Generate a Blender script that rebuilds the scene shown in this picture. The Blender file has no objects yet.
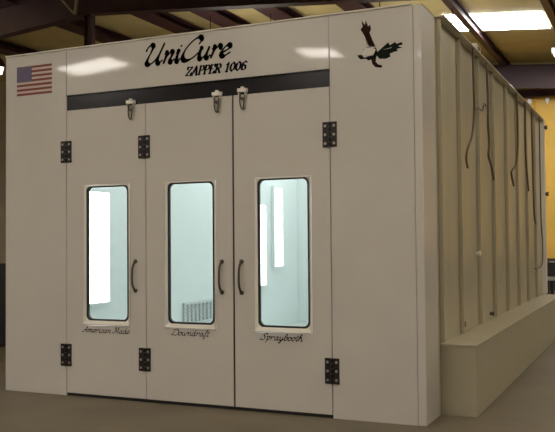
import bpy, math, random
from mathutils import Vector, Matrix
random.seed(4)
SC = bpy.context.scene
COL = SC.collection

# ------------------------------------------------------------------ camera
cd = bpy.data.cameras.new('camera'); cam = bpy.data.objects.new('camera', cd); COL.objects.link(cam)
fw = Vector((-0.41694335, 0.90839144, 0.03135665)); rt = Vector((0.90869097, 0.41737966, -0.00865693)); up = Vector((-0.02095151 * -1, -0.02488406, 0.99947077))
up = rt.cross(fw)
M = Matrix((rt, up, -fw)).transposed().to_4x4(); M.translation = Vector((5.51697, -5.94211, 1.3515))
cam.matrix_world = M
cd.sensor_fit = 'HORIZONTAL'; cd.sensor_width = 36; cd.lens = 825.905 / 555 * 36; cd.clip_end = 200
SC.camera = cam

# ------------------------------------------------------------------ world, exposure
w = bpy.data.worlds.new('world'); SC.world = w; w.use_nodes = True
w.node_tree.nodes['Background'].inputs[0].default_value = (0.9, 0.85, 0.8, 1)
w.node_tree.nodes['Background'].inputs[1].default_value = 0.02
SC.view_settings.view_transform = 'Standard'; SC.view_settings.look = 'None'
SC.view_settings.gamma = 1; SC.view_settings.use_curve_mapping = False
SC.view_settings.exposure = 0.0
LAMP = 19.5          # strength of the ceiling light diffusers, added fill lights included
BOOTH_LAMP = 6.3    # strength of the light boxes inside the booth

# ------------------------------------------------------------------ materials
def mat(name, col, rough=.5, metal=0, spec=.5, noise=0, nscale=3, bump=0, bscale=2, coat=0, emit=0, stretch=(1, 1, 1)):
    m = bpy.data.materials.new(name); m.use_nodes = True
    nt = m.node_tree; b = nt.nodes['Principled BSDF']
    c = (*col, 1)
    b.inputs['Base Color'].default_value = c; b.inputs['Roughness'].default_value = rough
    b.inputs['Metallic'].default_value = metal; b.inputs['Specular IOR Level'].default_value = spec
    b.inputs['Coat Weight'].default_value = coat; b.inputs['Coat Roughness'].default_value = .04
    if noise or bump:
        tc = nt.nodes.new('ShaderNodeTexCoord'); mp = nt.nodes.new('ShaderNodeMapping')
        mp.inputs['Scale'].default_value = stretch
        nt.links.new(tc.outputs['Object'], mp.inputs[0])
    if noise:
        n = nt.nodes.new('ShaderNodeTexNoise'); n.inputs['Scale'].default_value = nscale; n.inputs['Detail'].default_value = 6
        nt.links.new(mp.outputs[0], n.inputs[0])
        r = nt.nodes.new('ShaderNodeValToRGB')
        r.color_ramp.elements[0].position = .3; r.color_ramp.elements[1].position = .7
        r.color_ramp.elements[0].color = tuple(x * (1 - noise) for x in col) + (1,)
        r.color_ramp.elements[1].color = tuple(min(1, x * (1 + noise)) for x in col) + (1,)
        nt.links.new(n.outputs[0], r.inputs[0]); nt.links.new(r.outputs[0], b.inputs['Base Color'])
    if bump:
        n2 = nt.nodes.new('ShaderNodeTexNoise'); n2.inputs['Scale'].default_value = bscale; n2.inputs['Detail'].default_value = 1
        nt.links.new(mp.outputs[0], n2.inputs[0])
        bp = nt.nodes.new('ShaderNodeBump'); bp.inputs['Strength'].default_value = 1; bp.inputs['Distance'].default_value = bump
        nt.links.new(n2.outputs[0], bp.inputs['Height']); nt.links.new(bp.outputs[0], b.inputs['Normal'])
    if emit:
        b.inputs['Emission Color'].default_value = c; b.inputs['Emission Strength'].default_value = emit
    return m
WHITE = mat('white_booth_paint', (.65, .62, .60), .3, bump=.008, bscale=1.1, coat=.7, noise=.025, nscale=2)
DOORW = mat('white_door_paint', (.65, .615, .59), .34, bump=.005, bscale=1.3, coat=.25, noise=.02, nscale=2)
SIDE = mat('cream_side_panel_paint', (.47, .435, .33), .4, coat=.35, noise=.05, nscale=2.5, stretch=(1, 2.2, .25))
TRIMW = mat('bright_white_trim_paint', (.86, .83, .78), .3, coat=.2)
PLEN = mat('plenum_paint', (.43, .395, .295), .45, noise=.04, nscale=2)
INNER = mat('white_interior_paint', (.775, .815, .81), .4)
BLK = mat('black_gloss_strip', (.012, .012, .016), .18, coat=.4)
RUB = mat('black_rubber', (.01, .01, .011), .45)
INK = mat('black_vinyl_lettering', (.008, .007, .007), .8, spec=.1)
BRN = mat('dark_brown_vinyl', (.030, .013, .011), .8, spec=.1)
GRN = mat('dark_green_black_vinyl', (.010, .017, .013), .8, spec=.1)
PALE = mat('pale_vinyl', (.75, .74, .68), .5)
FBLUE = mat('flag_blue', (.10, .08, .19), .5)
FRED = mat('flag_red', (.22, .045, .05), .5)
FWH = mat('flag_white', (.60, .50, .44), .5)
HNG = mat('dark_hinge_metal', (.022, .018, .02), .4, .3)
SCR = mat('hinge_screw_metal', (.45, .40, .38), .35, .6)
STEEL = mat('zinc_plated_metal', (.55, .53, .46), .4, .45)
DKST = mat('dark_handle_metal', (.10, .085, .07), .35, .6)
FLOOR = mat('stained_concrete', (.165, .138, .098), .55, noise=.12, nscale=1.3, bump=.002, bscale=6, spec=.35)
MAROON = mat('maroon_steel_primer', (.050, .018, .022), .5, noise=.15, nscale=3)
INSUL = mat('yellow_roof_insulation', (.58, .48, .22), .6, noise=.1, nscale=2, bump=.01, bscale=3)
YELW = mat('yellow_wall_insulation', (.72, .44, .07), .55, noise=.1, nscale=1.5)
BEIGE = mat('beige_wall_panel', (.50, .44, .33), .6, noise=.05, nscale=2)
DARKW = mat('dark_lower_wall', (.035, .03, .03), .6)
CABLE = mat('brown_black_cable', (.13, .085, .05), .5)
CABINET = mat('dark_green_black_metal', (.03, .032, .032), .4)
GREYM = mat('light_grey_worktop', (.42, .43, .38), .4)
FILTER = mat('grey_filter_mesh', (.58, .61, .6), .7)
def emis(name, col, s):
    m = bpy.data.materials.new(name); m.use_nodes = True; nt = m.node_tree
    nt.nodes.remove(nt.nodes['Principled BSDF']); e = nt.nodes.new('ShaderNodeEmission')
    e.inputs[0].default_value = (*col, 1); e.inputs[1].default_value = s
    nt.links.new(e.outputs[0], nt.nodes['Material Output'].inputs[0]); return m
DIFF = emis('ceiling_light_diffuser', (1, .94, .86), LAMP)
BDIFF = emis('booth_light_diffuser', (.97, 1, .99), BOOTH_LAMP)
BULB = emis('lamp_bulb', (1, .80, .72), 4)
def glassmat():
    m = bpy.data.materials.new('clear_window_glass'); m.use_nodes = True; nt = m.node_tree
    nt.nodes.remove(nt.nodes['Principled BSDF'])
    t = nt.nodes.new('ShaderNodeBsdfTransparent'); t.inputs[0].default_value = (.91, .955, .94, 1)
    g = nt.nodes.new('ShaderNodeBsdfGlossy'); g.inputs['Roughness'].default_value = .03
    mx = nt.nodes.new('ShaderNodeMixShader'); f = nt.nodes.new('ShaderNodeFresnel'); f.inputs[0].default_value = 1.45
    nt.links.new(f.outputs[0], mx.inputs[0]); nt.links.new(t.outputs[0], mx.inputs[1]); nt.links.new(g.outputs[0], mx.inputs[2])
    nt.links.new(mx.outputs[0], nt.nodes['Material Output'].inputs[0]); return m
GLASS = glassmat()

# ------------------------------------------------------------------ mesh helpers
class MB:
    def __init__(s): s.v = []; s.f = []; s.mi = []
    def face(s, pts, mi=0):
        n = len(s.v); s.v += [tuple(p) for p in pts]; s.f.append(tuple(range(n, n + len(pts)))); s.mi.append(mi)
    def box(s, x0, x1, y0, y1, z0, z1, mi=0):
        n = len(s.v)
        s.v += [(x, y, z) for z in (z0, z1) for y in (y0, y1) for x in (x0, x1)]
        for q in ((0, 2, 3, 1), (4, 5, 7, 6), (0, 1, 5, 4), (2, 6, 7, 3), (0, 4, 6, 2), (1, 3, 7, 5)):
            s.f.append(tuple(n + i for i in q)); s.mi.append(mi)
        return s
    def prism(s, poly, ax, a0, a1, mi=0):
        # poly in the two other axes, extruded along axis ax
        def P(p, a):
            l = list(p); l.insert(ax, a); return tuple(l)
        n = len(s.v); k = len(poly)
        s.v += [P(p, a0) for p in poly] + [P(p, a1) for p in poly]
        s.f.append(tuple(n + i for i in reversed(range(k)))); s.mi.append(mi)
        s.f.append(tuple(n + k + i for i in range(k))); s.mi.append(mi)
        for i in range(k):
            j = (i + 1) % k; s.f.append((n + i, n + j, n + k + j, n + k + i)); s.mi.append(mi)
        return s
    def cyl(s, a, b, r, r2=None, n=14, mi=0):
        a = Vector(a); b = Vector(b); r2 = r if r2 is None else r2
        d = (b - a).normalized(); u = d.orthogonal().normalized(); w_ = d.cross(u)
        A = [a + (u * math.cos(t) + w_ * math.sin(t)) * r for t in [2 * math.pi * i / n for i in range(n)]]
        B = [b + (u * math.cos(t) + w_ * math.sin(t)) * r2 for t in [2 * math.pi * i / n for i in range(n)]]
        k = len(s.v); s.v += [tuple(p) for p in A + B]
        s.f.append(tuple(k + i for i in reversed(range(n)))); s.mi.append(mi)
        s.f.append(tuple(k + n + i for i in range(n))); s.mi.append(mi)
        for i in range(n):
            j = (i + 1) % n; s.f.append((k + i, k + j, k + n + j, k + n + i)); s.mi.append(mi)
        return s
    def tube(s, pts, r, n=8, sub=5, mi=0):
        P = smooth([Vector(p) for p in pts], sub)
        rings = []
        u = None
        for i, p in enumerate(P):
            d = (P[min(i + 1, len(P) - 1)] - P[max(i - 1, 0)]).normalized()
            u = (d.orthogonal() if u is None else (u - d * u.dot(d))).normalized(); w_ = d.cross(u)
            rings.append([p + (u * math.cos(t) + w_ * math.sin(t)) * r for t in [2 * math.pi * j / n for j in range(n)]])
        k = len(s.v)
        for R in rings: s.v += [tuple(q) for q in R]
        for i in range(len(rings) - 1):
            for j in range(n):
                j2 = (j + 1) % n
                s.f.append((k + i * n + j, k + i * n + j2, k + (i + 1) * n + j2, k + (i + 1) * n + j)); s.mi.append(mi)
        s.f.append(tuple(k + j for j in reversed(range(n)))); s.mi.append(mi)
        s.f.append(tuple(k + (len(rings) - 1) * n + j for j in range(n))); s.mi.append(mi)
        return s
    def build(s, name, mats, parent=None, origin=(0, 0, 0), bevel=0, smooth_=False):
        me = bpy.data.meshes.new(name)
        ox, oy, oz = origin
        me.from_pydata([(x - ox, y - oy, z - oz) for x, y, z in s.v], [], s.f)
        if not isinstance(mats, (list, tuple)): mats = [mats]
        for m in mats: me.materials.append(m)
        for p, i in zip(me.polygons, s.mi): p.material_index = i; p.use_smooth = smooth_
        me.update()
        o = bpy.data.objects.new(name, me); COL.objects.link(o)
        if parent: o.parent = parent
        else: o.location = origin
        if bevel:
            b = o.modifiers.new('bevel', 'BEVEL'); b.width = bevel; b.segments = 2; b.limit_method = 'ANGLE'
        return o
def smooth(P, sub):
    if len(P) < 3 or sub < 2: return P
    out = []
    for i in range(len(P) - 1):
        p0 = P[max(i - 1, 0)]; p1 = P[i]; p2 = P[i + 1]; p3 = P[min(i + 2, len(P) - 1)]
        for k in range(sub):
            t = k / sub
            out.append(.5 * ((2 * p1) + (p2 - p0) * t + (2 * p0 - 5 * p1 + 4 * p2 - p3) * t * t + (3 * p1 - p0 - 3 * p2 + p3) * t ** 3))
    return out + [P[-1]]
def thing(name, label, cat, loc, group=None):
    o = bpy.data.objects.new(name, None); COL.objects.link(o); o.location = loc
    o.empty_display_size = .2; return tag(o, label, cat, group)
def tag(o, label, cat, group=None):
    o['label'] = label; o['category'] = cat
    if group: o['group'] = group
    return o
def struct(o): o['kind'] = 'structure'; return o
def copy_tree(o, parent=None):
    c = o.copy(); COL.objects.link(c); c.parent = parent
    for ch in list(o.children): copy_tree(ch, c)
    return c

# ------------------------------------------------------------------ building shell
RX, RZ, S = -4.67, 5.93, .083            # ridge line x, rafter underside height at the ridge, roof slope
XL, XR, YF, YB = -12.0, 9.0, -17.0, 17.2
def und(x, off=0): return RZ - S * abs(x - RX) + off
ROOF = .84
struct(MB().box(XL - .2, XR + .2, YF - .2, YB + .2, -.2, 0).build('floor', FLOOR))
rb = MB()
rb.prism([(XL - .2, und(XL - .2, ROOF)), (RX, und(RX, ROOF)), (XR + .2, und(XR + .2, ROOF)), (XR + .2, und(XR + .2, ROOF + .1)), (RX, und(RX, ROOF + .1)), (XL - .2, und(XL - .2, ROOF + .1))], 1, YF - .2, YB + .2)
struct(rb.build('ceiling', INSUL))
struct(MB().box(XL - .2, XL, YF, YB, 0, und(XL, ROOF)).build('wall_left', BEIGE))
struct(MB().box(XR, XR + .2, YF, YB, 0, und(XR, ROOF)).build('wall_right', BEIGE))
def gable(z0, y0, y1, m, name):
    p = [(XL, z0), (XR, z0), (XR, und(XR, ROOF)), (RX, und(RX, ROOF)), (XL, und(XL, ROOF))]
    return struct(MB().prism(p, 1, y0, y1).build(name, m))
gable(0, YF - .2, YF, BEIGE, 'wall_front')
wb = MB()
for k in range(36):                       # quilted yellow insulation bays on the back wall
    x0 = XL + k * .5834; x1 = x0 + .5834
    wb.prism([(x0, 0), (x0 + .02, -.0), (x1 - .02, 0), (x1, 0), (x1, .2), (x0, .2)][:0] or [(x0, YB + .02), (x0 + .02, YB), (x1 - .02, YB), (x1, YB + .02), (x1, YB + .2), (x0, YB + .2)], 2, .85, 5.32)
struct(wb.build('wall_back', YELW))
struct(MB().box(XL, XR, YB - .04, YB + .2, 0, .85).build('trim_1', DARKW))
gable(5.32, YB, YB + .2, INSUL, 'trim_2')
g = MB().box(XL, XR, YB - .16, YB, 5.2, 5.4)
struct(g.build('trim_3', MAROON))

# rafters: one steel frame over the booth, one at the back, one behind the viewer
def rafter(y, label):
    m = MB()
    for z0, z1, hw in ((0, .02, .11), (.02, .60, .012), (.60, .62, .11)):
        m.prism([(XL, und(XL, z0)), (RX, und(RX, z0)), (XR, und(XR, z0)), (XR, und(XR, z1)), (RX, und(RX, z1)), (XL, und(XL, z1))], 1, y - hw, y + hw)
    return tag(m.build('roof_rafter', MAROON), label, 'beam', 'steel roof rafters')
rafter(7.42, 'long maroon steel roof rafter crossing above the booth at upper left')
rafter(16.5, 'maroon steel roof rafter near the yellow back wall')
# ridge column
ct = thing('roof_column', 'maroon steel column rising behind the booth to the rafter at the roof ridge', 'column', (-4.66, 7.42, 0))
m = MB().box(-4.82, -4.805, 7.37, 7.47, .02, 5.92).box(-4.635, -4.62, 7.37, 7.47, .02, 5.92).box(-4.805, -4.635, 7.41, 7.43, .02, 5.92)
m.build('shaft', MAROON, ct, (-4.66, 7.42, 0))
MB().box(-4.86, -4.46, 7.22, 7.62, 0, .02).build('base_plate', MAROON, ct, (-4.66, 7.42, 0))
BRACE = mat('dusty_brace_steel', (.30, .22, .14), .5)
# V shaped flange braces from rafter to purlin
def brace(x, label):
    z = und(x)
    m = MB().tube([(x, 7.30, z + .05), (x - .42, 6.9, z + .66)], .035, 6, 1).tube([(x, 7.30, z + .05), (x + .42, 6.9, z + .62)], .035, 6, 1)
    tag(m.build('flange_brace', BRACE), label, 'brace', 'rafter flange braces')
brace(-4.98, 'V shaped steel brace on the roof rafter left of the column')
# purlins run the length of the roof
for x, lab in ((-9.2, 'outermost left purlin above the corner of the booth'), (-6.75, 'purlin just left of the ridge column'), (-4.95, 'purlin just right of the ridge column beside the ridge'),
               (-3.5, 'purlin above the large script lettering'), (-1.95, 'purlin above the middle of the booth header'), (-.08, 'purlin above the eagle picture'),
               (1.90, 'purlin crossing in front of the bright ceiling light'), (3.68, 'purlin at the right end of the bright ceiling light'), (5.5, 'purlin beyond the right edge of the view'), (7.3, 'purlin nearest the right wall')):
    z = und(x, .60)
    m = MB()
    y0, y1 = YF, YB
    wd = .22 if x < 1 else .07  # left purlins widened, the extra dark width standing in for their shadow
    m.box(x - wd, x + wd, y0, y1, z + .0, z + .025).box(x - .012, x + .012, y0, y1, z + .025, z + .2).box(x - wd, x + wd, y0, y1, z + .18, z + .2)
    tag(m.build('roof_purlin', MAROON), 'maroon steel ' + lab, 'beam', 'roof purlins')

# ------------------------------------------------------------------ ceiling lights of the building, and added fill lights
def ceiling_light(x0, x1, y0, y1, off, label, cover=True):
    xc, yc = (x0 + x1) / 2, (y0 + y1) / 2
    t = thing('ceiling_light', label, 'light', (xc, yc, und(xc, off)), 'ceiling lights')
    o = (xc, yc, und(xc, off))
    def sl(a, b, c, d, z0, z1):
        return [(a, und(a, z0)), (b, und(b, z0)), (b, und(b, z1)), (a, und(a, z1))], c, d
    f = MB(); e = .04
    for a, b, c, d in ((x0 - e, x1 + e, y0 - e, y0), (x0 - e, x1 + e, y1, y1 + e), (x0 - e, x0, y0, y1), (x1, x1 + e, y0, y1)):
        p, c, d = sl(a, b, c, d, off, off + .1); f.prism(p, 1, c, d)
    if cover:
        p, c, d = sl(x0 - e, x1 + e, y0 - e, y1 + e, off + .1, off + .14); f.prism(p, 1, c, d)
    f.build('housing', TRIMW, t, o)
    m = MB(); p, c, d = sl(x0, x1, y0, y1, off + .02, off + .04); m.prism(p, 1, c, d)
    m.build('diffuser', DIFF, t, o)
    return t
def skylight(x0, x1, y0, y1, label):
    m = MB(); m.prism([(x0, und(x0, .81)), (x1, und(x1, .81)), (x1, und(x1, .835)), (x0, und(x0, .835))], 1, y0, y1)
    return tag(m.build('skylight', SKYL), label, 'skylight')
SKYL = emis('skylight_daylight', (1, 1, 1), 22)
skylight(1.32, 3.45, 11.85, 13.25, 'large bright white rectangular skylight panel in the roof beyond the booth at upper right')
ceiling_light(3.4, 5.3, 14.3, 15.3, .45, 'small sliver of a farther ceiling light at the right picture edge above the rafter')
for x0, y0, off, lab in ((-9.0, -12.6, .45, 'ceiling light over the left side of the shop behind the viewer'), (-2.75, -14.2, .45, 'ceiling light farthest back in the shop behind the viewer'),
                    (.2, -14.9, .45, 'ceiling light behind the viewer right of the ridge'), (-1.0, -6.8, -.1, 'added unseen fill light over the middle of the shop in front of the booth'),  # open-topped lights are added fill, all out of view
                    (2.6, -6.0, -.1, 'added unseen fill light over the right side in front of the booth'), (-7.5, -4.5, -.1, 'added unseen fill light left of the booth front'),
                    (6.6, -1.0, -.1, 'added unseen fill light beside the booth corner near the right wall'), (6.4, 5.5, -.1, 'added unseen fill light beside the booth side near the right wall'),  # this pair is added to brighten the long side of the booth
                    (-10.0, 4.0, -.9, 'added unseen fill light beyond the left side of the booth'), (-3.6, 10.0, -1.5, 'added fill light hidden behind the left half of the booth'), (.3, 10.2, -1.7, 'added fill light hidden behind the right half of the booth')):  # these are added out of sight to lift the roof insulation
    ceiling_light(x0, x0 + (1.0 if x0 == -2.75 else 1.7), y0, y0 + (.35 if off < -1 else .75 if x0 > 6 else 1.1), off, lab, off > 0)
    if off < 0:   # suspension rods
        L = [o for o in COL.objects if o.get('label') == lab][0]; 
        for dx in (.1, 1.6):
            q = MB(); q.cyl((x0 + dx, y0 + (.17 if off < -1 else .37 if x0 > 6 else .55), und(x0 + dx, off + .03)), (x0 + dx, y0 + (.17 if off < -1 else .37 if x0 > 6 else .55), und(x0 + dx, ROOF)), .01, n=6)
            q.build('suspension_rod', MAROON, L, (x0 + .85, y0 + (.17 if off < -1 else .37 if x0 > 6 else .55), und(x0 + .85, off)))

# high lamp glimpsed past the left edge of the booth
lx, ly, lz = -8.56, 9.0, 5.44
t = thing('hanging_lamp', 'small glowing lamp hanging from the roof past the left edge of the booth', 'lamp', (lx, ly, lz))
MB().cyl((lx, ly, lz + .3), (lx, ly, und(lx, ROOF)), .015).build('rod', MAROON, t, (lx, ly, lz))
MB().cyl((lx, ly, lz + .10), (lx, ly, lz + .3), .17, .06, 20).build('lamp_shade', MAROON, t, (lx, ly, lz))
MB().cyl((lx, ly, lz - .06), (lx, ly, lz + .10), .06, .10, 20).build('bulb', BULB, t, (lx, ly, lz), smooth_=True)

# ------------------------------------------------------------------ spray booth
W, H, D = 3.97, 3.10, 6.80
XA, XB, XC, XD = .708, 1.552, 2.396, 3.240
ZT, ZH = 2.549, 2.687
booth = thing('spray_booth', 'large white walk-in spray booth with three tall windowed doors on the concrete floor', 'spray booth', (0, 0, 0))
def bp(m, name, mats, parent=booth, **k): return m.build(name, mats, parent, (0, 0, 0), **k)
TH = .06
bp(MB().box(0, XA - .003, 0, TH, 0, H), 'left_panel', WHITE, bevel=.003)
bp(MB().box(XD + .003, 3.905, 0, TH, 0, H), 'right_panel', WHITE, bevel=.003)
header = bp(MB().box(XA + .001, XD - .001, 0, TH, ZH, H), 'header_panel', WHITE, bevel=.003)
bp(MB().box(XA - .002, XD + .002, .012, TH, ZT + .002, ZH - .001).box(XA - .002, XD + .002, -.004, .012, ZH - .008, ZH - .001), 'header_strip', BLK)
bp(MB().box(3.907, W, 0, .40, 0, H), 'corner_post', WHITE, bevel=.006)
bp(MB().box(0, W - .07, -.012, .05, H + .001, H + .014), 'top_trim', TRIMW, bevel=.004)
bp(MB().box(.0, TH, TH, D, 0, H), 'left_wall', INNER)
bp(MB().box(TH, W - TH, D - TH, D, 0, H), 'rear_wall', INNER)
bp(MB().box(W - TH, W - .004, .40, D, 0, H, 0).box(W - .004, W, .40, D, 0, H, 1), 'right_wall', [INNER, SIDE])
bp(MB().box(TH, W - TH, TH, D - TH, H - .06, H - .005, 0), 'roof_panel', INNER)
bp(MB().box(TH, W - TH, TH, D - TH, .001, .02), 'booth_floor', FILTER)
# standing seams on the long side
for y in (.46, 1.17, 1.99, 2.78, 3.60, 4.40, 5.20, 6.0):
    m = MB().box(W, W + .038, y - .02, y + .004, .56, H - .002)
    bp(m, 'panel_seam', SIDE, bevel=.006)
bp(MB().box(W + .001, W + .07, D - .10, D, .56, H - .002), 'end_flange', TRIMW, bevel=.004)  # bright white stands in for light falling on the flange
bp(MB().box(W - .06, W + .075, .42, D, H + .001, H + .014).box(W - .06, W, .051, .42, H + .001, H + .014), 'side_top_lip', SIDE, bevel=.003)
# low exhaust plenum along the foot of the side
bp(MB().box(W + .002, W + .275, .44, 6.7, 0, .535), 'exhaust_plenum', PLEN, bevel=.004)
bp(MB().box(W + .002, W + .285, .43, 6.71, .536, .552), 'plenum_lid', SIDE, bevel=.003)
# knobs on the plenum lid / wall
for y, z in ((1.19, .63), (2.55, .61), (1.89, 1.23)):
    bp(MB().cyl((W, y, z), (W + .03, y, z), .016).cyl((W + .03, y, z), (W + .042, y, z), .024), 'wall_bolt', DKST if z < 1 else TRIMW)

def rrect(cx, cz, hw, hh, r, n=6):
    out = []
    for (sx, sz, a0) in ((1, 1, 0), (-1, 1, 90), (-1, -1, 180), (1, -1, 270)):
        for k in range(n + 1):
            a = math.radians(a0 + 90 * k / n)
            out.append((cx + sx * (hw - r) + r * math.cos(a), cz + sz * (hh - r) + r * math.sin(a)))
    return out
def ring(m, A, B, mi=0):
    """A, B lists of 3D points of equal length, bridged"""
    n = len(m.v); k = len(A); m.v += [tuple(p) for p in A] + [tuple(p) for p in B]
    for i in range(k):
        j = (i + 1) % k; m.f.append((n + i, n + j, n + k + j, n + k + i)); m.mi.append(mi)
def screw_hinge(door, x, z):
    m = MB(); w_, h_ = .058, .098
    m.box(x - w_, x - .011, -.008, -.0005, z - h_, z + h_).box(x + .011, x + w_, -.008, -.0005, z - h_, z + h_)
    for k in range(5):
        z0 = z - h_ + k * .0392; m.cyl((x, -.009, z0 + .002), (x, -.009, z0 + .0372), .011, n=12)
    for sx in (-1, 1):
        for dz in (-.068, 0, .068): m.cyl((x + sx * .036, -.0078, z + dz), (x + sx * .036, -.0115, z + dz), .011, n=10, mi=1)
    h = m.build('hinge', [HNG, SCR], door); h['label'] = 'dark hinge with six bright screws'
def handle(door, x, z0=.945, z1=1.195):
    m = MB().tube([(x, -.006, z0), (x, -.03, z0 + .02), (x, -.05, z0 + .06), (x, -.055, (z0 + z1) / 2), (x, -.05, z1 - .06), (x, -.03, z1 - .02), (x, -.006, z1)], .0095, 8, 5)
    for z in (z0, z1): m.cyl((x, -.0005, z), (x, -.009, z), .018, n=12)
    o = m.build('handle', DKST, door, smooth_=True); o['label'] = 'dark curved pull handle'
def latch(door, x, z):
    m = MB()
    m.box(x - .040, x + .040, -.035, -.001, z, z + .028, 1).box(x - .034, x - .026, -.035, -.001, z - .03, z).box(x + .026, x + .034, -.035, -.001, z - .03, z)
    m.prism([(x - .034, z - .018), (x - .016, z - .135), (x + .016, z - .135), (x + .034, z - .018)], 1, -.012, -.001)
    m.tube([(x - .018, -.024, z - .02), (x - .02, -.03, z - .07), (x - .01, -.028, z - .13), (x + .01, -.028, z - .13), (x + .02, -.03, z - .07), (x + .018, -.024, z - .02)], .006, 6, 4, 2)
    m.cyl((x, -.012, z - .055), (x, -.034, z - .055), .014, n=10, mi=2)
    m.box(x - .012, x + .012, -.03, -.012, z + .028, z + .042, 1)
    o = m.build('latch', [STEEL, TRIMW, DKST], door); o['label'] = 'white and zinc toggle latch'
def door(x0, x1, hinge_x, hx, lx, lz):
    a, b = x0 + (.008 if x0 == XC else .003), x1 - (.008 if x1 == XC else .003); zb, zt = .028, ZT - .001
    wc = (x0 + x1) / 2 + .017; wz0, wz1 = .632, 1.868; hw = .245
    d = MB(); yt = .045
    l, r = wc - hw, wc + hw
    d.box(a, l, 0, yt, zb, zt).box(r, b, 0, yt, zb, zt).box(l, r, 0, yt, zb, wz0).box(l, r, 0, yt, wz1, zt)
    dr = bp(d, 'door', DOORW)
    # bevelled frame sinking in to the gasket
    n = 6; zc = (.677 + 1.858) / 2; ih, iv = .222, (1.858 - .677) / 2
    inner = rrect(wc, zc, ih, iv, .055, n); outer = []
    for (sx, zz) in ((r - .002, wz1 - .002), (l + .002, wz1 - .002), (l + .002, wz0 + .002), (r - .002, wz0 + .002)):
        outer += [(sx, zz)] * (n + 1)
    m = MB()
    lip = [(x + (.012 if x < wc else -.012), z + (.034 if z < zc else -.010)) for x, z in outer]
    ring(m, [(x, 0, z) for x, z in outer], [(x, -.016, z) for x, z in outer][:0] or [(x, -.005 if z > zc else -.022, z + (.0 if z > zc else .010)) for x, z in outer])
    ring(m, [(x, -.005 if z > zc else -.022, z + (.0 if z > zc else .010)) for x, z in outer], [(x, -.004, z) for x, z in lip])
    ring(m, [(x, -.004, z) for x, z in lip], [(x, .006, z) for x, z in inner])
    ring(m, [(x, .006, z) for x, z in inner], [(x, .044, z) for x, z in inner])
    fr = m.build('window_frame', TRIMW, dr); fr['label'] = 'bright bevelled window frame'
    m = MB(); A = rrect(wc, zc, ih + .004, iv + .004, .055, n); B = rrect(wc, zc, ih - .013, iv - .013, .045, n)
    ring(m, [(x, .004, z) for x, z in A], [(x, .004, z) for x, z in B]); ring(m, [(x, .004, z) for x, z in B], [(x, .03, z) for x, z in B]); ring(m, [(x, .03, z) for x, z in A], [(x, .004, z) for x, z in A])
    gk = m.build('window_gasket', RUB, dr); gk['label'] = 'black rubber window gasket'
    m = MB(); m.prism(rrect(wc, zc, ih - .004, iv - .004, .05, n), 1, .022, .027)
    m.build('window_glass', GLASS, dr)
    for z in (2.176, .361): screw_hinge(dr, hinge_x, z)
    handle(dr, hx); latch(dr, lx, lz)
    return dr
d1 = door(XA, XB, XA - .003, 1.446, 1.414, 2.556)
d2 = door(XB, XC, XB - .014, 2.288, 2.261, 2.556)
d3 = door(XC, XD, XD, 2.468, 2.496, 2.566)

# interior lights: wall boxes seen through the windows, ceiling boxes added
def booth_light(x, y0, y1, z0, z1):
    m = MB(); e = .03
    m.box(x, x + .05, y0 - e, y1 + e, z0 - e, z0).box(x, x + .05, y0 - e, y1 + e, z1, z1 + e).box(x, x + .05, y0 - e, y0, z0, z1).box(x, x + .05, y1, y1 + e, z0, z1)
    f = bp(m, 'interior_light', INNER)
    MB().box(x + .005, x + .035, y0, y1, z0, z1).build('diffuser', BDIFF, f)
booth_light(TH + .001, .92, 1.46, .72, 1.90)
booth_light(TH + .001, 5.00, 5.42, .70, 1.91)
booth_light(TH + .001, 5.74, 6.04, .97, 2.20)
m = MB(); cz = H - .062
for x0, y0 in ((.5, 1.0), (.5, 3.2), (.5, 5.2), (2.6, 1.0), (2.6, 3.2), (2.6, 5.2)):  # ceiling boxes added out of view to light the interior evenly
    f = bp(MB().box(x0 - .03, x0 + .63, y0 - .03, y0 + 1.25, cz - .02, cz), 'interior_light', INNER)
    MB().box(x0, x0 + .6, y0, y0 + 1.22, cz - .045, cz - .021).build('diffuser', BDIFF, f)
# exhaust filter grille low on the far inner wall, seen through the middle window
m = MB().box(TH + .001, TH + .03, 3.05, 3.95, .30, .34).box(TH + .001, TH + .03, 3.05, 3.95, .56, .59)
for k in range(10): m.box(TH + .001, TH + .028, 3.05 + k * .1, 3.065 + k * .1, .34, .56)
for k in range(4): m.box(TH + .001, TH + .02, 3.05, 3.95, .375 + k * .045, .385 + k * .045)
bp(m, 'filter_grille', FILTER)
bp(MB().box(XA - .01, XD + .01, .012, .058, 0, .024), 'sill_light_block', RUB)  # black block added to stop interior light leaking under the doors
bp(MB().box(XC - .0065, XC + .0065, .004, .046, .026, ZT), 'meeting_gap_dark_fill', RUB)  # black filler stands in for shade in the gap between doors
for x in (XA, XB, XC, XD): bp(MB().box(x - .02, x + .02, .047, .055, .025, ZT), 'seam_dark_strip', RUB)  # black strips added behind the seams to keep light out of them

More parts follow.
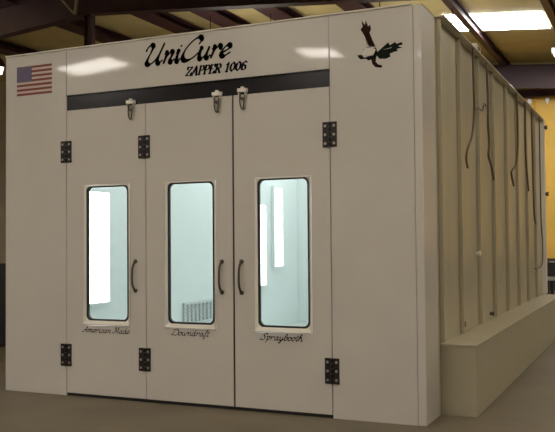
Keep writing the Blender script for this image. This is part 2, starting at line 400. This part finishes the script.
# ------------------------------------------------------------------ flag, eagle, lettering
def flat(m, poly, mi=0, y=-.0012): m.face([(x, y, z) for x, z in poly], mi)
FX0, FX1, FZ0, FZ1 = .133, .543, 2.725, 2.995
m = MB(); hs = (FZ1 - FZ0) / 13
for k in range(13):
    z1 = FZ1 - k * hs; flat(m, [(FX0, z1 - hs), (FX1, z1 - hs), (FX1, z1), (FX0, z1)], 0 if k % 2 == 0 else 1)
fl = MB()
fx = FX0 + (FX1 - FX0) * .43
flat(m, [(FX0, FZ1 - 7 * hs), (fx, FZ1 - 7 * hs), (fx, FZ1), (FX0, FZ1)], 2, -.0018)
for r in range(9):
    for c in range(6 - (r % 2)):
        cx = FX0 + (fx - FX0) * ((c + .5 + .5 * (r % 2)) / 6); cz_ = FZ1 - 7 * hs * (r + .7) / 9.4
        flat(m, [(cx + (.0052 if q % 2 == 0 else .0022) * math.sin(q * math.pi / 5), cz_ + (.0052 if q % 2 == 0 else .0022) * math.cos(q * math.pi / 5)) for q in range(10)], 1, -.0022)
o = bp(m, 'flag_decal', [FRED, FWH, FBLUE]); o['label'] = 'red, white and blue striped flag decal'

EG = {
 'up': [(3.611, 2.818), (3.563, 2.829), (3.528, 2.913), (3.499, 2.962), (3.517, 2.983), (3.506, 3.031), (3.535, 2.993), (3.542, 3.032), (3.559, 2.978), (3.577, 2.990), (3.583, 2.953), (3.57, 2.931), (3.593, 2.871), (3.618, 2.815)],
 'white': [(3.509, 2.777), (3.533, 2.815), (3.581, 2.818), (3.619, 2.798), (3.604, 2.767), (3.556, 2.761), (3.52, 2.764)],
 'head': [(3.472, 2.769), (3.506, 2.768), (3.526, 2.743), (3.556, 2.751), (3.600, 2.757), (3.605, 2.81), (3.619, 2.812), (3.635, 2.764), (3.618, 2.731), (3.556, 2.718), (3.544, 2.733), (3.496, 2.734), (3.478, 2.751)],
 'rt': [(3.616, 2.766), (3.675, 2.811), (3.717, 2.841), (3.728, 2.817), (3.769, 2.838), (3.780, 2.822), (3.821, 2.832), (3.827, 2.812), (3.792, 2.804), (3.825, 2.790), (3.78, 2.783), (3.790, 2.768), (3.757, 2.763), (3.727, 2.754), (3.733, 2.731), (3.698, 2.718), (3.645, 2.723), (3.627, 2.748)],
 'leg': [(3.58, 2.729), (3.621, 2.733), (3.617, 2.703), (3.638, 2.681), (3.668, 2.672), (3.662, 2.653), (3.614, 2.663), (3.589, 2.689)]}
m = MB()
flat(m, EG['up'], 1); flat(m, EG['rt'], 2); flat(m, EG['leg'], 1, -.0014); flat(m, EG['head'], 0, -.0016); flat(m, EG['white'], 3, -.0020)
# dark outline over the back of the pale patch, and feather streaks
for a, b, c in (((3.505, 2.775), (3.533, 2.818), (3.528, 2.806)), ((3.533, 2.818), (3.585, 2.824), (3.583, 2.817))):
    flat(m, [a, b, c], 0, -.0024)
for q in range(5):
    z = 2.80 - q * .014
    flat(m, [(3.66 + q * .008, z), (3.75 - q * .006, z + .014), (3.75 - q * .006, z + .010)], 3 if q == 1 else 1, -.0022)
for q in range(4):
    x = 3.532 + q * .010
    flat(m, [(x + .018, 2.84), (x + .022, 2.84), (x - .008, 2.955 - q * .004)], 0, -.0022)
flat(m, [(3.612, 2.672), (3.66, 2.668), (3.658, 2.655), (3.620, 2.662)], 0, -.0022)
o = bp(m, 'eagle_decal', [INK, BRN, GRN, PALE]); o['label'] = 'dark flying eagle decal'

G = {
'U': ([[(0, 1.35), (.08, 1.7), (.3, 1.9), (.5, 1.75), (.48, 1.2), (.38, .6), (.42, .12), (.7, 0), (1.05, .3), (1.3, 1.0), (1.42, 1.9)], [(1.42, 1.9), (1.3, .9), (1.3, .3), (1.48, .02), (1.75, .3)]], 1.8),
'n': ([[(0, .85), (.12, 1.02), (.17, .6), (.14, 0)], [(.15, .4), (.35, .85), (.58, 1.02), (.66, .75), (.63, .25), (.75, 0), (.98, .25)]], 1.0),
'i': ([[(0, .8), (.14, 1.02), (.16, .4), (.28, 0), (.52, .25)], [(.2, 1.42), (.24, 1.5)]], .55),
'C': ([[(1.2, 1.45), (1.28, 1.85), (1.05, 2.1), (.6, 1.85), (.2, 1.2), (.1, .5), (.3, .05), (.7, 0), (1.1, .25), (1.4, .65)]], 1.4),
'u': ([[(0, .8), (.13, 1.02), (.13, .4), (.28, 0), (.5, .1), (.7, .5), (.76, 1.02)], [(.76, 1.02), (.73, .3), (.86, 0), (1.06, .25)]], 1.08),
'r': ([[(0, .8), (.14, 1.02), (.17, .6), (.13, 0)], [(.15, .45), (.35, .9), (.58, 1.04), (.68, .82)]], .85),
'e': ([[(.02, .35), (.35, .5), (.6, .75), (.5, 1.0), (.22, .92), (.04, .5), (.1, .12), (.35, 0), (.75, .3)]], .78),
'A': ([[(-.1, .1), (.15, .05), (.5, .8), (.9, 1.9), (.92, 1.1), (.95, .2), (1.2, .1)], [(.3, .75), (.7, .8), (1.1, .7)]], 1.3),
'm': ([[(0, .85), (.12, 1.02), (.17, .6), (.14, 0)], [(.15, .4), (.32, .9), (.5, 1.0), (.55, .6), (.52, 0)], [(.54, .4), (.72, .9), (.92, 1.0), (.96, .5), (1.02, .05), (1.28, .2)]], 1.32),
'c': ([[(.58, .82), (.4, 1.0), (.14, .8), (.05, .4), (.18, .02), (.42, .05), (.72, .3)]], .75),
'a': ([[(.62, .85), (.36, 1.0), (.1, .7), (.08, .2), (.28, 0), (.5, .3), (.64, .98)], [(.64, .98), (.6, .25), (.72, 0), (.94, .25)]], .96),
'M': ([[(-.05, .1), (.15, .15), (.4, 1.85), (.6, .9), (.7, .3), (1.15, 1.9), (1.15, .8), (1.2, .1), (1.45, .2)]], 1.55),
'd': ([[(.62, .85), (.36, 1.0), (.1, .7), (.08, .2), (.28, 0), (.5, .3), (.66, 1.9)], [(.66, 1.9), (.6, .3), (.72, 0), (.94, .25)]], .96),
'D': ([[(.55, 1.7), (.4, .8), (.05, .05), (.5, .1), (1.1, 0), (1.5, .6), (1.35, 1.5), (.8, 1.95), (.1, 1.6)]], 1.6),
'o': ([[(.35, 1.0), (.08, .7), (.08, .25), (.32, 0), (.6, .3), (.6, .8), (.35, 1.0), (.7, .85)]], .8),
'w': ([[(0, .8), (.13, 1.02), (.13, .35), (.3, 0), (.55, .4), (.6, 1.0), (.6, .35), (.8, 0), (1.05, .5), (1.1, 1.0), (1.3, .9)]], 1.3),
'f': ([[(0, .2), (.35, .9), (.6, 1.8), (.45, 1.95), (.25, 1.3), (.15, .2), (.1, -.7), (.3, -.6), (.4, 0), (.65, .25)]], .65),
't': ([[(.25, 1.6), (.15, .5), (.25, 0), (.5, .25)], [(-.02, 1.15), (.48, 1.2)]], .5),
'S': ([[(1.1, 1.6), (1.0, 1.9), (.6, 1.8), (.45, 1.4), (.75, .9), (.8, .3), (.4, 0), (-.1, .2)]], 1.2),
'p': ([[(0, .85), (.12, 1.02), (.12, .2), (.05, -.8)], [(.12, .5), (.35, .98), (.62, .85), (.6, .3), (.35, 0), (.14, .2)]], .78),
'y': ([[(0, .8), (.13, 1.02), (.13, .4), (.28, .05), (.5, .2), (.7, 1.0)], [(.7, 1.0), (.62, .1), (.4, -.75), (.15, -.6), (.4, -.1), (.9, .3)]], .95),
'b': ([[(0, .5), (.35, 1.4), (.4, 1.9), (.2, 1.7), (.1, .6), (.2, .05), (.45, .05), (.62, .5), (.5, .95), (.8, .85)]], .8),
'h': ([[(0, .5), (.35, 1.4), (.4, 1.9), (.2, 1.7), (.12, .6), (.1, 0)], [(.12, .4), (.35, .9), (.55, 1.0), (.6, .4), (.7, 0), (.92, .25)]], .92),
}
# straight-stroked upright capitals with serifs; height 1
K = {
'Z': ([[(.05, .78), (.05, 1), (.7, 1), (0, 0), (.68, 0), (.72, .25)]], .86),
'A': ([[(0, 0), (.42, 1)], [(.42, 1), (.7, 0)], [(.15, .35), (.6, .35)], [(-.1, 0), (.15, 0)], [(.52, 0), (.88, 0)]], .92),
'P': ([[(.15, 0), (.15, 1)], [(0, 1), (.5, 1), (.68, .85), (.68, .62), (.5, .47), (.15, .47)], [(0, 0), (.35, 0)]], .78),
'E': ([[(.15, 0), (.15, 1)], [(0, 1), (.68, 1), (.68, .8)], [(.15, .5), (.5, .5)], [(0, 0), (.68, 0), (.74, .22)]], .84),
'R': ([[(.15, 0), (.15, 1)], [(0, 1), (.5, 1), (.68, .85), (.68, .65), (.5, .5), (.15, .5)], [(.4, .5), (.7, 0), (.85, 0)], [(0, 0), (.32, 0)]], .95),
'1': ([[(.05, .8), (.28, 1), (.28, 0)], [(.08, 0), (.48, 0)]], .66),
'0': ([[(.35, 1), (.1, .8), (.05, .5), (.1, .2), (.35, 0), (.58, .2), (.64, .5), (.58, .8), (.35, 1)]], .8),
'6': ([[(.6, .88), (.4, 1), (.15, .8), (.06, .4), (.15, .08), (.36, 0), (.58, .12), (.6, .38), (.4, .55), (.1, .4)]], .78),
' ': ([], .5),
}
def lettering(text, table, x0, x1, z, unit, shear, nib, thin, name, parent, label, sm=5, y=-.0012, ang=38):
    G_ = table; total = sum(G_[c][1] if c in G_ else .6 for c in text)
    sx = (x1 - x0 - shear * unit * .6) / total
    nd = Vector((math.cos(math.radians(ang)), math.sin(math.radians(ang)))) * nib / 2
    m = MB(); X = 0
    def dot(p, r):
        m.face([(p.x + r * math.cos(t), y, p.y + r * math.sin(t)) for t in [2 * math.pi * k / 8 for k in range(8)]])
    for c in text:
        if c not in G_: X += .6; continue
        strokes, adv = G_[c]
        for st in strokes:
            P = [Vector((x0 + (X + a) * sx + shear * b * unit, z + b * unit)) for a, b in st]
            P = smooth(P, sm)
            for i in range(len(P) - 1):
                a, b = P[i], P[i + 1]
                d = b - a
                if d.length < 1e-6: continue
                nrm = Vector((-d.y, d.x)).normalized()
                wdt = max(thin, abs(nrm.dot(nd) * 2)) / 2
                q = [a + nrm * wdt, b + nrm * wdt, b - nrm * wdt, a - nrm * wdt]
                m.face([(p.x, y, p.y) for p in q]); dot(a, wdt); dot(b, wdt)
        X += adv
    o = m.build(name, INK, parent); o['label'] = label
lettering('UniCure', G, 1.515, 2.39, 2.880, .087, .42, .050, .014, 'script_lettering', header, 'large black brush-script lettering')
lettering('ZAPPER 1006', K, 1.955, 2.535, 2.750, .068, .32, .021, .008, 'model_lettering', header, 'small bold italic capitals and numerals', sm=1, ang=5)
lettering('American Made', G, .885, 1.385, .572, .026, .4, .0095, .0045, 'script_lettering', d1, 'small black script under the left window', sm=3)
lettering('Downdraft', G, 1.80, 2.165, .580, .026, .4, .0095, .0045, 'script_lettering', d2, 'small black script under the middle window', sm=3)
lettering('Spraybooth', G, 2.63, 3.00, .576, .027, .4, .0105, .005, 'script_lettering', d3, 'small black script under the right window', sm=3)

# ------------------------------------------------------------------ cables and small fittings on the side
CX = W + .06
def cable(pts, label, extra=None, r=.010):
    P = [(CX, y, z) for y, z in pts]
    P = [(CX, pts[0][0], H - .001)] + P
    m = MB().tube(P, r, 8, 5)
    if extra: m.tube([(CX, y, z) for y, z in extra], r * .7, 6, 4)
    tag(m.build('hanging_cable', CABLE), label, 'cable', 'cables on the booth side')
cable([(1.596, 2.938), (1.601, 2.719), (1.608, 2.519), (1.502, 2.297), (1.278, 2.139), (1.23, 2.048), (1.286, 1.983)], 'dark cable nearest the booth front, hanging down the side wall with a hooked end', [(1.608, 2.519), (1.796, 2.583), (1.987, 2.582), (2.094, 2.664), (2.2, 2.66)])
cable([(2.273, 2.968), (2.305, 2.736), (2.286, 2.515), (2.32, 2.311), (2.28, 2.2), (2.30, 2.159), (2.43, 2.084), (2.54, 1.96)], 'second dark cable from the booth front, bent outward at its lower end', None, .012)
cable([(4.174, 3.034), (4.216, 2.727), (4.182, 2.423), (4.008, 2.23), (3.70, 2.132), (3.72, 2.056), (3.833, 1.973)], 'dark cable halfway along the booth side, curling forward at the bottom', None, .012)
cable([(4.865, 3.026), (4.843, 2.488), (4.935, 2.177), (5.044, 1.978)], 'short straight dark cable just beyond the curled one', None, .012)
cable([(5.454, 3.003), (5.473, 2.416), (5.508, 1.949), (5.565, 1.643), (5.72, 1.565)], 'long dark cable hanging near the far end of the booth side', None, .011)
cable([(6.249, 2.9), (6.249, 1.701), (6.363, 1.346), (6.318, 1.033), (5.95, .962), (5.5, .965)], 'farthest dark cable, looping low beside the end flange', None, .009)
t = thing('junction_box', 'small white junction box on the top edge of the booth side', 'box', (W + .03, 1.93, H + .015))
MB().box(W - .03, W + .05, 1.82, 2.02, H + .015, H + .10).build('housing', TRIMW, t, (W + .03, 1.93, H + .015), bevel=.006)
MB().cyl((W + .05, 1.92, H + .065), (W + .06, 1.92, H + .065), .02).build('knockout', DKST, t, (W + .03, 1.93, H + .015))
for y, z, lab in ((6.72, 3.0, 'small dark pipe bracket at the top of the far end flange'), (6.72, 2.02, 'small dark pipe bracket halfway up the far end flange')):
    tag(MB().box(W + .071, W + .10, y - .02, y + .02, z - .02, z + .02).cyl((W + .10, y, z - .03), (W + .10, y, z + .03), .018).build('pipe_bracket', DKST), lab, 'bracket', 'pipe brackets')

# ------------------------------------------------------------------ things beyond the booth
bx, by = 4.35, 9.0
t = thing('workbench', 'grey-topped workbench beyond the far end of the booth at right edge', 'workbench', (bx, by, 0))
o3 = (bx, by, 0)
MB().box(3.75, 5.35, 8.6, 9.4, .66, .72).build('worktop', GREYM, t, o3, bevel=.005)
for x in (3.79, 5.25):
    for y in (8.65, 9.3): MB().box(x, x + .06, y, y + .06, 0, .66).build('leg', CABINET, t, o3)
MB().box(3.85, 5.25, 8.68, 9.3, .18, .21).build('shelf', FILTER, t, o3)
t = thing('tool_chest', 'black tool chest standing on the grey workbench', 'tool chest', (4.1, 9.0, .721))
o3 = (4.1, 9, .721)
MB().box(3.8, 4.5, 8.8, 9.2, .721, .97).build('body', CABINET, t, o3, bevel=.01)
for k in range(3): MB().box(3.83, 4.47, 8.785, 8.799, .735 + k * .075, .80 + k * .075).build('drawer', DARKW, t, o3)
for x, lab in ((2.46, 'small white clip at the top of the yellow wall, close to the booth edge'), (2.92, 'small white clip at the top of the yellow wall, farther from the booth')):
    tag(MB().box(x - .05, x + .05, YB - .05, YB - .002, 5.06, 5.16).box(x - .02, x + .02, YB - .07, YB - .05, 5.0, 5.16).build('wall_clip', TRIMW), lab, 'clip', 'clips on the yellow wall')
t = thing('storage_cabinet', 'dark metal cabinet behind the left edge of the booth', 'cabinet', (-2.9, 2.3, 0))
o3 = (-2.9, 2.3, 0)
MB().box(-3.35, -2.3, 2.0, 2.6, .05, 1.1).build('body', CABINET, t, o3, bevel=.01)
for x0 in (-3.33, -2.82):
    dd = MB().box(x0, x0 + .5, 1.98, 1.999, .08, 1.07).build('door', MAROON, t, o3)
    MB().box(x0 + .22, x0 + .28, 1.955, 1.979, .6, .72).build('handle', STEEL, dd, o3)
MB().box(-3.3, -2.35, 2.05, 2.55, 0, .05).build('plinth', DARKW, t, o3)
